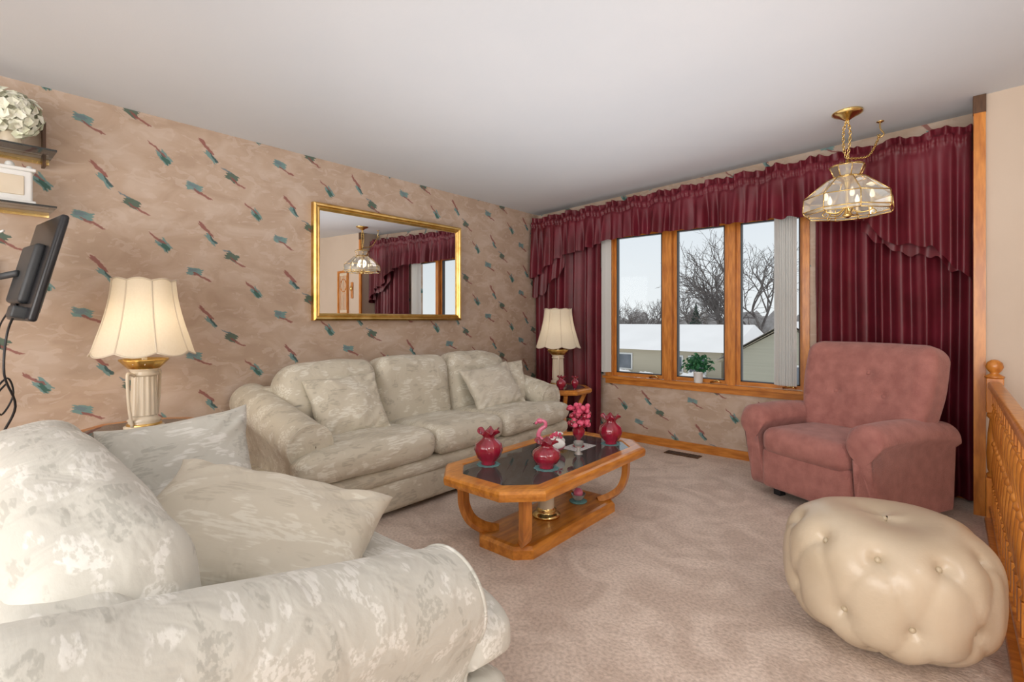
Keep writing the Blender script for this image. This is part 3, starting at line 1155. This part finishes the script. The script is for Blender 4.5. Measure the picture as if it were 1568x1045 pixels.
def end_table(name, loc, r, h):
    mb = MB()
    c = r * .55
    def rg(i, z):
        return octo(r - i, r - i, c - i * .5, z)
    mb.add(loft([rg(.01, h - .045), rg(0, h - .03), rg(0, h - .01), rg(.012, h), rg(.05, h), rg(.055, h - .006), rg(.055, h - .03), rg(.04, h - .045)], cyc=True), M_oak, smooth=False)
    mb.add(loft([rg(.05, h - .008), rg(.05, h - .0005)]), M_smoke, smooth=False)
    mb.add(loft([octo(r * .6, r * .6, c * .6, .0), octo(r * .6, r * .6, c * .6, .05), octo(r * .55, r * .55, c * .55, .06)]), M_oak, smooth=False)
    for sx_ in (-1, 1):
        for sy_ in (-1, 1):
            k = r * .5
            P = smooth_path([(k * .7 * sx_, k * .7 * sy_, .055), (k * sx_ * 1.05, k * sy_ * 1.05, .10), (k * sx_ * .95, k * sy_ * .95, .22), (k * .85 * sx_, k * .85 * sy_, h * .6), (k * 1.25 * sx_, k * 1.25 * sy_, h - .045)], 5)
            mb.add(tube(P, .026, n=4), M_oakz, smooth=False)
    mb.obj(name, loc=loc)
end_table('end_table', (.33, .70, 0), .27, .63)
end_table('end_table', (.66, 3.94, 0), .27, .534)
ruffled_vase('cranberry_vase', .8, (.76, 3.80, .5345), .9)
ruffled_vase('cranberry_vase', .7, (.80, 3.97, .5345), .8)

# ------------------------------------------------------------ MIRROR
mr = MB()
w2, h2 = .70, .425
def rr_(i, d):
    return [(d, -w2 + i, -h2 + i), (d, w2 - i, -h2 + i), (d, w2 - i, h2 - i), (d, -w2 + i, h2 - i)]
mr.add(loft([rr_(0, -.02), rr_(0, .022), rr_(.012, .034), rr_(.022, .030), rr_(.030, .020), rr_(.040, .024), rr_(.048, .016), rr_(.053, .006), rr_(.053, -.02)], cyc=True), M_gold, smooth=False)
mr.add(loft([rr_(.050, .004), rr_(.050, .0041)]), M_mirror, smooth=False)
ob = mr.obj('wall_mirror', loc=(.040, 2.472, 1.60))
ob.rotation_euler = (0, 0, radians(-1.8))

ar = MB()
def fr_(i, d, hw=.17, hh=.36):
    return [(-hw + i, d, -hh + i), (hw - i, d, -hh + i), (hw - i, d, hh - i), (-hw + i, d, hh - i)]
ar.add(loft([fr_(0, 0), fr_(0, -.03), fr_(.03, -.025), fr_(.035, -.01), fr_(.035, 0)], cyc=True), M_oakz, smooth=False)
ar.add(loft([fr_(.03, -.004), fr_(.03, -.006)]), M_cream, smooth=False)
for i in range(5):
    ar.add(box(-.10 + i * .05 - .004, -.10 + i * .05 + .004, -.012, -.006, -.28, .28), M_oakz, smooth=False)
ar.add(tube([(.10 * cos(a * pi / 12), -.01, .12 + .10 * sin(a * pi / 12)) for a in range(25)], .006, 6), M_oakz)
ar.obj('framed_wood_panel', loc=(4.16, 4.13, 1.62))
sc = MB().add(rbox(.06, .02, .26, .009), M_oakz, T(0, -.01, 0))
sc.add(sphere(.03, 14, 8, (1, .5, 1.4)), M_brass, T(0, -.03, .03))
sc.obj('wall_sconce_ornament', loc=(3.87, 4.13, 1.65))

# ------------------------------------------------------------ CHANDELIER
CX, CY = 2.975, 3.80
CZ = ceilz(CX)
ch = MB()
ch.add(lathe([(.085, 0), (.085, -.012), (.07, -.022), (.05, -.03), (.02, -.05), (.012, -.055)], 32), M_brass, T(0, 0, CZ))
def chain(P, lk=.026, wr=.0028):
    pts = smooth_path(P, 14)
    d = 0
    out = [pts[0]]
    for a, b_ in zip(pts, pts[1:]):
        seg = (b_ - a).length
        while d + seg >= lk * .72:
            t_ = (lk * .72 - d) / seg
            a = a + (b_ - a) * t_
            out.append(a.copy())
            seg = (b_ - a).length
            d = 0
        d += seg
    for i, (a, b_) in enumerate(zip(out, out[1:])):
        c = (a + b_) / 2
        t_ = (b_ - a).normalized()
        s = t_.cross(Vector((.3, 1, .1))).normalized()
        if i % 2:
            s = t_.cross(s).normalized()
        ring = [c + t_ * (lk * .5 * cos(q * pi / 6)) + s * (lk * .28 * sin(q * pi / 6)) for q in range(13)]
        ch.add(tube(ring, wr, 5, cap=False), M_brass)
TOPZ = 2.20
chain([(0.0, 0, CZ - .055), (.015, 0, 2.38), (.012, 0, 2.30), (0, 0, TOPZ)])
HX, HY = 3.12 - CX, 4.14 - CY
HZ = ceilz(3.12)
chain([(.0, 0, CZ - .055), (-.02, .01, 2.40), (-.02, .01, 2.28), (0.0, 0.0, TOPZ)])
chain([(0, 0, TOPZ + .01), (.05, .10, 2.225), (.10, .22, 2.27), (HX, HY, HZ - .09)])
ch.add(tube(smooth_path([(HX, HY, HZ), (HX, HY, HZ - .05), (HX + .02, HY, HZ - .09), (HX, HY, HZ - .11), (HX - .015, HY, HZ - .09)], 4), .005, 6), M_brass)
ch.add(lathe([(.022, 0), (.022, -.006), (.01, -.012)], 16), M_brass, T(HX, HY, HZ))
NP = 8
def ngon(r, z, o=.5):
    return [(r * cos(2 * pi * (i + o) / NP), r * sin(2 * pi * (i + o) / NP), z) for i in range(NP)]
levels = [(.240, 1.855), (.250, 1.875), (.244, 1.96), (.110, 2.075), (.072, 2.09), (.10, 2.155)]
for (a, b_) in zip(levels, levels[1:]):
    ch.add(loft([ngon(*a), ngon(*b_)], False, False), M_chglass, smooth=False)
for (r, z) in levels:
    P = ngon(r, z)
    for a, b_ in zip(P, P[1:] + P[:1]):
        ch.add(tube([a, b_], .0034, 5), M_brass)
for i in range(NP):
    P = [ngon(r, z)[i] for (r, z) in levels]
    for a, b_ in zip(P, P[1:]):
        ch.add(tube([a, b_], .0036, 5), M_brass)
ch.add(lathe([(.01, 1.83), (.03, 1.845), (.02, 1.86), (.012, 1.88), (.010, 2.0), (.02, 2.05), (.06, 2.09), (.02, 2.10), (.010, 2.12), (.010, 2.20)], 24), M_brass)
for i in range(5):
    a = 2 * pi * i / 5
    ca, sa = cos(a), sin(a)
    ch.add(tube(smooth_path([(.012 * ca, .012 * sa, 1.90), (.06 * ca, .06 * sa, 1.86), (.12 * ca, .12 * sa, 1.865), (.13 * ca, .13 * sa, 1.89)], 5), .005, 6), M_brass)
    ch.add(lathe([(.018, 1.885), (.02, 1.892), (.009, 1.896), (.009, 1.94)], 14), M_cream, T(.13 * ca, .13 * sa, 0))
    ch.add(lathe([(.006, 1.94), (.014, 1.955), (.013, 1.97), (.004, 1.995), (.0005, 2.0)], 14), M_bulb2, T(.13 * ca, .13 * sa, 0))
    ch.add(tube(smooth_path([(.13 * ca, .13 * sa, 1.875), (.15 * ca, .15 * sa, 1.855), (.14 * ca, .14 * sa, 1.84), (.125 * ca, .125 * sa, 1.85)], 4), .0035, 6), M_brass)
for i in range(NP):
    a = 2 * pi * (i + .5) / NP
    ch.add(tube(smooth_path([(.010 * cos(a), .010 * sin(a), 2.17), (.06 * cos(a), .06 * sin(a), 2.175), (.10 * cos(a), .10 * sin(a), 2.155)], 4), .0025, 5), M_brass)
ch.obj('hanging_chandelier', loc=(CX, CY, 0))

# ------------------------------------------------------------ RAILING
ra = MB()
A = Vector((3.665, 4.03, 0))
Bp = Vector((3.635, 1.55, 0))
def newel(p):
    ra.add(rbox(.075, .075, .26, .004), M_oakz, T(p.x, p.y, .13), smooth=False)
    ra.add(lathe([(.034, .26), (.037, .275), (.026, .29), (.032, .31), (.036, .40), (.030, .52), (.022, .60), (.034, .615), (.034, .63), (.026, .64)], 24), M_oakz, T(p.x, p.y, 0))
    ra.add(rbox(.075, .075, .20, .004), M_oakz, T(p.x, p.y, .74), smooth=False)
    ra.add(lathe([(.042, .84), (.045, .85), (.03, .86), (.018, .868), (.03, .882), (.040, .905), (.034, .93), (.016, .945), (.002, .948)], 24), M_oakz, T(p.x, p.y, 0))
newel(A)
newel(Bp)
dirv = (Bp - A).normalized()
ang = math.atan2(dirv.y, dirv.x)
Lr = (Bp - A).length
mid = (A + Bp) / 2
ra.add(rbox(Lr - .06, .06, .045, .015, n=1), M_oakx, T(mid.x, mid.y, .80) @ Matrix.Rotation(ang, 4, 'Z'))
ra.add(rbox(Lr - .06, .05, .03, .006, n=1), M_oakx, T(mid.x, mid.y, .085) @ Matrix.Rotation(ang, 4, 'Z'))
ra.add(rbox(Lr - .06, .09, .03, .006, n=1), M_oakx, T(mid.x, mid.y, .015) @ Matrix.Rotation(ang, 4, 'Z'))
nb = 20
for i in range(1, nb):
    p = A + (Bp - A) * (i / nb)
    ra.add(rbox(.032, .032, .12, .003), M_oakz, T(p.x, p.y, .16), smooth=False)
    ra.add(lathe([(.014, .22), (.019, .23), (.012, .245), (.017, .27), (.020, .33), (.014, .42), (.010, .455), (.018, .465), (.020, .475), (.018, .485), (.010, .495), (.014, .53), (.020, .60), (.017, .66), (.012, .68), (.019, .695), (.014, .705)], 14), M_oakz, T(p.x, p.y, 0))
    ra.add(rbox(.030, .030, .08, .003), M_oakz, T(p.x, p.y, .745), smooth=False)
ra.obj('stair_railing')

# ------------------------------------------------------------ PLANT
pl = MB()
pl.add(lathe([(.034, 0), (.036, .004), (.040, .085), (.043, .088), (.043, .10), (.038, .10), (.036, .085)], 32, lambda r, z, a: (r * (1 + .02 * sin(18 * a)), z)), M_white)
for i in range(260):
    a = random.random() * 6.28
    el = random.random() * 1.5
    L0 = .05 + .085 * random.random()
    c = Vector((cos(a) * cos(el) * L0 * 1.2, sin(a) * cos(el) * L0 * .35, .105 + sin(el) * L0 * 1.15))
    s = .018 + .010 * random.random()
    Mx = T(*c) @ R('Z', math.degrees(a)) @ R('Y', random.uniform(-50, 60)) @ R('X', random.uniform(-50, 50))
    pl.add(([(-s, 0, 0), (-.2 * s, .62 * s, .15 * s), (s, 0, -.1 * s), (-.2 * s, -.62 * s, .15 * s)], [(0, 1, 2), (0, 2, 3)]), M_leaf, Mx, smooth=False)
for i in range(8):
    a = i * .8
    pl.add(tube([(0, 0, .08), (.03 * cos(a), .01 * sin(a), .13), (.07 * cos(a), .02 * sin(a), .17)], .002, 4), M_leaf)
pl.obj('potted_plant', loc=(1.80, 4.425, .621), fix=False)

# ------------------------------------------------------------ LEFT WALL SHELF, TV
sh = MB()
hy_, hz_ = .17, .28
for (y0, y1, z0, z1) in ((-hy_, -hy_ + .012, -hz_, hz_), (hy_ - .012, hy_, -hz_ + .25, hz_ - .09), (-hy_, hy_ - .07, hz_ - .014, hz_)):
    sh.add(box(.0, .06, y0, y1, z0, z1), M_dkwood, smooth=False)
sh.add(tube([(.03, hy_ - .075, hz_ - .006), (.03, hy_ - .006, hz_ - .095)], .008, 4, sx=5, up0=(1, 0, 0)), M_dkwood, smooth=False)
for z in (-.265, .0):
    sh.add(box(.006, .27, -hy_ - .02, hy_ + .015, z, z + .008), M_clear, smooth=False)
    sh.add(box(.0, .02, -hy_ - .02, hy_ + .015, z - .012, z), M_brass, smooth=False)
sh.obj('display_shelf', loc=(0.0, .20, 1.97))
hy = MB()
for i in range(320):
    a = random.random() * 6.28
    u = random.uniform(-.9, 1)
    d = Vector((sqrt(1 - u * u) * cos(a), sqrt(1 - u * u) * sin(a), u))
    c = d * .10 * random.uniform(.85, 1.12)
    s = .022
    q = d.to_track_quat('Z', 'Y').to_matrix().to_4x4()
    Mx = T(c.x, c.y, c.z + .15) @ q @ R('Z', random.random() * 90) @ R('X', random.uniform(-35, 35))
    hy.add(([(-s, -s * .5, .003), (0, -s * .9, 0), (s, 0, .004), (.2 * s, s, 0), (-s * .8, s * .7, .005), (0, 0, -.002)], [(0, 1, 5), (1, 2, 5), (2, 3, 5), (3, 4, 5), (4, 0, 5)]), M_hyd, Mx, smooth=False)
hy.add(sphere(.086, 16, 10), M_hyd, T(0, 0, .15))
hy.add(lathe([(.03, 0), (.04, .02), (.035, .05), (.028, .075)], 20), M_cream)
hy.obj('hydrangea_bouquet', loc=(.17, .235, 1.9785), fix=False)
ck = MB()
ck.add(rbox(.08, .15, .15, .012), M_white, T(0, 0, .085))
ck.add(rbox(.095, .17, .02, .005), M_white, T(0, 0, .011))
ck.add(rbox(.095, .17, .016, .005), M_white, T(0, 0, .165))
ck.add(rbox(.01, .09, .09, .004), M_cream, T(.04, 0, .088))
ck.add(sphere(.018, 10, 8), M_white, T(0, 0, .185))
for s_ in (-1, 1):
    ck.add(sphere(.012, 10, 8), M_white, T(0, .065 * s_, .18))
ck.obj('white_clock', loc=(.16, .235, 1.7135))  # small ornate white clock on the lower glass shelf
tv = MB()
TM = T(.42, .30, 1.40) @ R('X', -13) @ R('Z', 4)
tv.add(rbox(.46, .030, .46, .012), M_black, TM)
tv.add(rbox(.26, .04, .26, .016), M_grey, TM @ T(0, -.028, -.03))
tv.add(rbox(.43, .002, .40, .0009), M_grey, TM @ T(0, .016, .01))
tv.add(rbox(.10, .06, .05, .01), M_grey, TM @ T(.12, -.03, -.20))
tv.add(tube([(.42, .24, 1.38), (.22, .16, 1.36), (.02, .14, 1.36)], .014, 8), M_grey)
tv.add(rbox(.02, .12, .22, .008), M_grey, T(.011, .14, 1.36))
tv.add(tube(smooth_path([(.45, .235, 1.22), (.40, .21, 1.12), (.42, .20, .95), (.34, .24, .80), (.28, .20, .66), (.12, .19, .5)], 6), .005, 6), M_black)
tv.add(tube(smooth_path([(.43, .235, 1.22), (.32, .24, 1.25), (.2, .20, 1.15), (.2, .2, 1.05)], 6), .004, 6), M_black)
tv.add(tube(smooth_path([(.30, .17, .86), (.27, .22, .92), (.25, .24, .84), (.28, .20, .76), (.31, .18, .84), (.27, .22, .90)], 6), .004, 6), M_black)
tv.add(tube(smooth_path([(.40, .20, 1.56), (.30, .12, 1.50), (.15, .10, 1.42), (.03, .12, 1.38)], 6), .005, 6), M_white)
tv.obj('wall_mounted_television')

# ------------------------------------------------------------ OUTSIDE
simple('snowy_ground', box(-70, 50, YW + .6, 110, -3.2, -3.0), M_snow)
def house(name, x0, x1, y0, y1, zg, ze, zr, side, wm, axis='x'):
    mb = MB()
    mb.add(box(x0, x1, y0, y1, zg, ze), wm, smooth=False)
    o = .5
    if axis == 'x':
        ym = (y0 + y1) / 2
        V = [(x0 - o, y0 - o, ze - .1), (x1 + o, y0 - o, ze - .1), (x1 + o, ym, zr), (x0 - o, ym, zr), (x0 - o, y1 + o, ze - .1), (x1 + o, y1 + o, ze - .1)]
        mb.add((V, [(0, 1, 2, 3), (3, 2, 5, 4), (0, 3, 4), (1, 5, 2)]), M_snow, smooth=False)
    else:
        xm = (x0 + x1) / 2
        g = [(x0, y0, ze), (x1, y0, ze), (xm, y0, zr - .1)]
        mb.add((g, [(0, 1, 2)]), wm, smooth=False)
        for dz, mt in ((0.0, M_siding2), (.14, M_snow)):
            V = [(x0 - o, y0 - .3, ze - .3 + dz), (xm, y0 - .3, zr + dz), (xm, y1, zr + dz), (x0 - o, y1, ze - .3 + dz), (x1 + o, y0 - .3, ze - .3 + dz), (x1 + o, y1, ze - .3 + dz)]
            mb.add((V, [(0, 1, 2, 3), (1, 4, 5, 2)]), mt, smooth=False)
    for wx in side:
        mb.add(box(wx - .55, wx + .55, y0 - .06, y0 - .01, zg + .9, zg + 2.0), M_white, smooth=False)
        mb.add(box(wx - .45, wx + .45, y0 - .09, y0 - .06, zg + 1.0, zg + 1.9), M_win_dark, smooth=False)
    mb.obj(name)
house('neighbor_house', -26, -6.2, 30, 40, -3, -.62, .85, (-15.5, -12.4, -9, -7.6), M_siding2, 'x')
house('neighbor_house', -5.0, .7, 27, 38, -3, -.8, .95, (-1.9,), M_siding, 'y')
bu = MB()
for (x, y, s) in ((-12, 28.9, .7), (-10.3, 28.8, .6), (-7.4, 28.6, .8), (-8.5, 28.8, .6)):
    V, F = sphere(s, 18, 12, (1.3, 1, .9))
    V = [tuple(Vector(p) * (1 + .3 * noise.noise(Vector(p) * 4 + Vector((x, 0, 0))))) for p in V]
    bu.add((V, F), M_hedge, T(x, y, -2.7))
    bu.add(([(p[0], p[1], p[2] + .06) for p in V], F), M_snow, T(x, y, -2.55) @ Matrix.Scale(.85, 4))
bu.obj('snowy_shrubs')

def tree(name, loc, H, seed, spread=.55, levels=6, thick=.020):
    rnd = random.Random(seed)
    mb = MB()
    def br(p, d, L, r, lv):
        pts = [p]
        q = p.copy()
        dd = d.copy()
        k = 3
        for i in range(k):
            dd = (dd + Vector((rnd.uniform(-.16, .16), rnd.uniform(-.16, .16), rnd.uniform(-.04, .12)))).normalized()
            q = q + dd * (L / k)
            pts.append(q.copy())
        mb.add(tube(pts, [r, r * .87, r * .75, r * .62], 4 if lv < 4 else 3, cap=False), M_bark)
        if lv <= 0:
            return
        nbr = 3 if rnd.random() < .85 else 2
        if lv >= levels - 1:
            nbr = 4
        for i in range(nbr):
            a = rnd.random() * 6.28
            perp = dd.orthogonal().normalized()
            perp = Matrix.Rotation(a + i * 2.1, 3, dd) @ perp
            sp = spread * rnd.uniform(.6, 1.3)
            nd = (dd + perp * sp * 1.25).normalized()
            start = pts[-1] if i < 2 else pts[-2]
            br(start, nd, L * rnd.uniform(.66, .86), r * .62, lv - 1)
    br(Vector((0, 0, 0)), Vector((0, 0, 1)), H * .25, H * thick, levels)
    mb.obj(name, loc=loc, fix=False)
def pxpos(px, D, z):
    t_ = (px - 784) / 762
    return (3.417 + D * (-.651 + .759 * t_), D * (.759 + .651 * t_), z)
tree('bare_tree', pxpos(1104, 46, -3), 14.0, 23, .66, 6, .019)
tree('bare_tree', pxpos(1176, 44, -3), 12.5, 31, .62, 6, .019)
tree('bare_tree', pxpos(1062, 66, -3), 10.5, 8, .6, 5)
tree('bare_tree', pxpos(985, 64, -3), 8.5, 9, .6, 5)
tree('bare_tree', pxpos(958, 60, -3), 8, 12, .6, 5)
tree('bare_tree', pxpos(1007, 72, -3), 10.0, 15, .6, 5)
fr = MB()
for k in range(9):
    z = .8 + k * .50
    r = 1.7 * (1 - k / 9.5)
    fr.add(lathe([(r, z), (r * .55, z + .3), (.05, z + 1.0)], 22, lambda rr, zz, a: (rr * (1 + .22 * sin(7 * a + k)), zz - .15 * sin(5 * a))), M_fir)
fr.add(tube([(0, 0, 0), (0, 0, 2)], .2, 8), M_bark)
fr.obj('fir_tree', loc=pxpos(1066, 54, -3.0))
tl = MB()
for i in range(60):
    px = 920 + i * 5.2
    D = 85 + random.random() * 12
    p = pxpos(px, D, -3)
    hgt = random.uniform(2.8, 5.6)
    V, F = sphere(1, 9, 7, (2.2, 2.2, hgt))
    V = [tuple(Vector(q) * (1 + .45 * noise.noise(Vector(q) * .8 + Vector((i * 3.1, 0, 0))))) for q in V]
    tl.add((V, F), M_hedge, T(*p))
tl.obj('distant_tree_line')

# ------------------------------------------------------------ WORLD + LIGHTS
wd = bpy.data.worlds.new('World')
SC.world = wd
wd.use_nodes = True
nt = wd.node_tree
bg = nt.nodes['Background']
tc = nn(nt, 'ShaderNodeTexCoord')
sp = nn(nt, 'ShaderNodeSeparateXYZ')
nt.links.new(tc.outputs['Generated'], sp.inputs[0])
cr = nn(nt, 'ShaderNodeValToRGB')
cr.color_ramp.elements[0].position = 0.0
cr.color_ramp.elements[0].color = (.74, .77, .78, 1)
cr.color_ramp.elements[1].position = .35
cr.color_ramp.elements[1].color = (.58, .65, .73, 1)
ne = cr.color_ramp.elements.new(1.0)
ne.color = (.86, .86, .86, 1)
nt.links.new(sp.outputs[2], cr.inputs['Fac'])
nt.links.new(cr.outputs[0], bg.inputs['Color'])
bg.inputs['Strength'].default_value = 1.2

def area(name, loc, rot, sx, sy, power, col=(1, 1, 1)):
    l = bpy.data.lights.new(name, 'AREA')
    l.shape = 'RECTANGLE'
    l.size, l.size_y = sx, sy
    l.energy = power
    l.color = col
    o = bpy.data.objects.new(name, l)
    o.location = loc
    o.rotation_euler = rot
    SC.collection.objects.link(o)
    return o
def point(name, loc, power, r, col=(1, 1, 1)):
    l = bpy.data.lights.new(name, 'POINT')
    l.energy = power
    l.shadow_soft_size = r
    l.color = col
    o = bpy.data.objects.new(name, l)
    o.location = loc
    SC.collection.objects.link(o)
    return o
area('window_daylight', (1.78, YW + .35, 1.35), (radians(90), 0, 0), 1.7, 1.4, 60, (.97, .98, 1))
area('rear_area_fill', (3.2, YB + .15, 1.3), (radians(-90), 0, radians(180)), 4.5, 2.0, 150, (1, .99, .97))  # added fill behind the camera; the back wall has no patio opening
area('ceiling_fill', (2.3, 2.2, 1.35), (radians(180), 0, 0), 2.6, 2.8, 20, (.97, .98, 1))  # unseen fill added to brighten the ceiling evenly; no lamp stands here
point('right_fill_light', (4.6, 1.0, 1.9), 42, .25, (1, .97, .93))  # added fill right of the camera; no ceiling fixture is modelled
point('rear_fill_light', (3.0, -1.6, 1.8), 28, .3, (1, .97, .93))  # extra fill added behind the camera; no dining fixture hangs there
point('lamp_bulb_light', (.37, .70, 1.15), 4.5, .04, (1, .82, .60))
point('lamp_bulb_light', (.59, 3.99, 1.06), 2.0, .04, (1, .84, .62))
point('chandelier_light', (CX, CY, 1.98), .8, .06, (1, .85, .65))

# ------------------------------------------------------------ CAMERA
cd = bpy.data.cameras.new('camera')
cd.sensor_width = 36
cd.lens = 36 * 762 / 1568
cd.shift_y = -32.5 / 1568
cd.clip_start = .05
cd.clip_end = 300
co = bpy.data.objects.new('camera', cd)
co.location = (3.417, 0, 1.18)
co.rotation_euler = (radians(90), 0, radians(40.6))
SC.collection.objects.link(co)
SC.camera = co
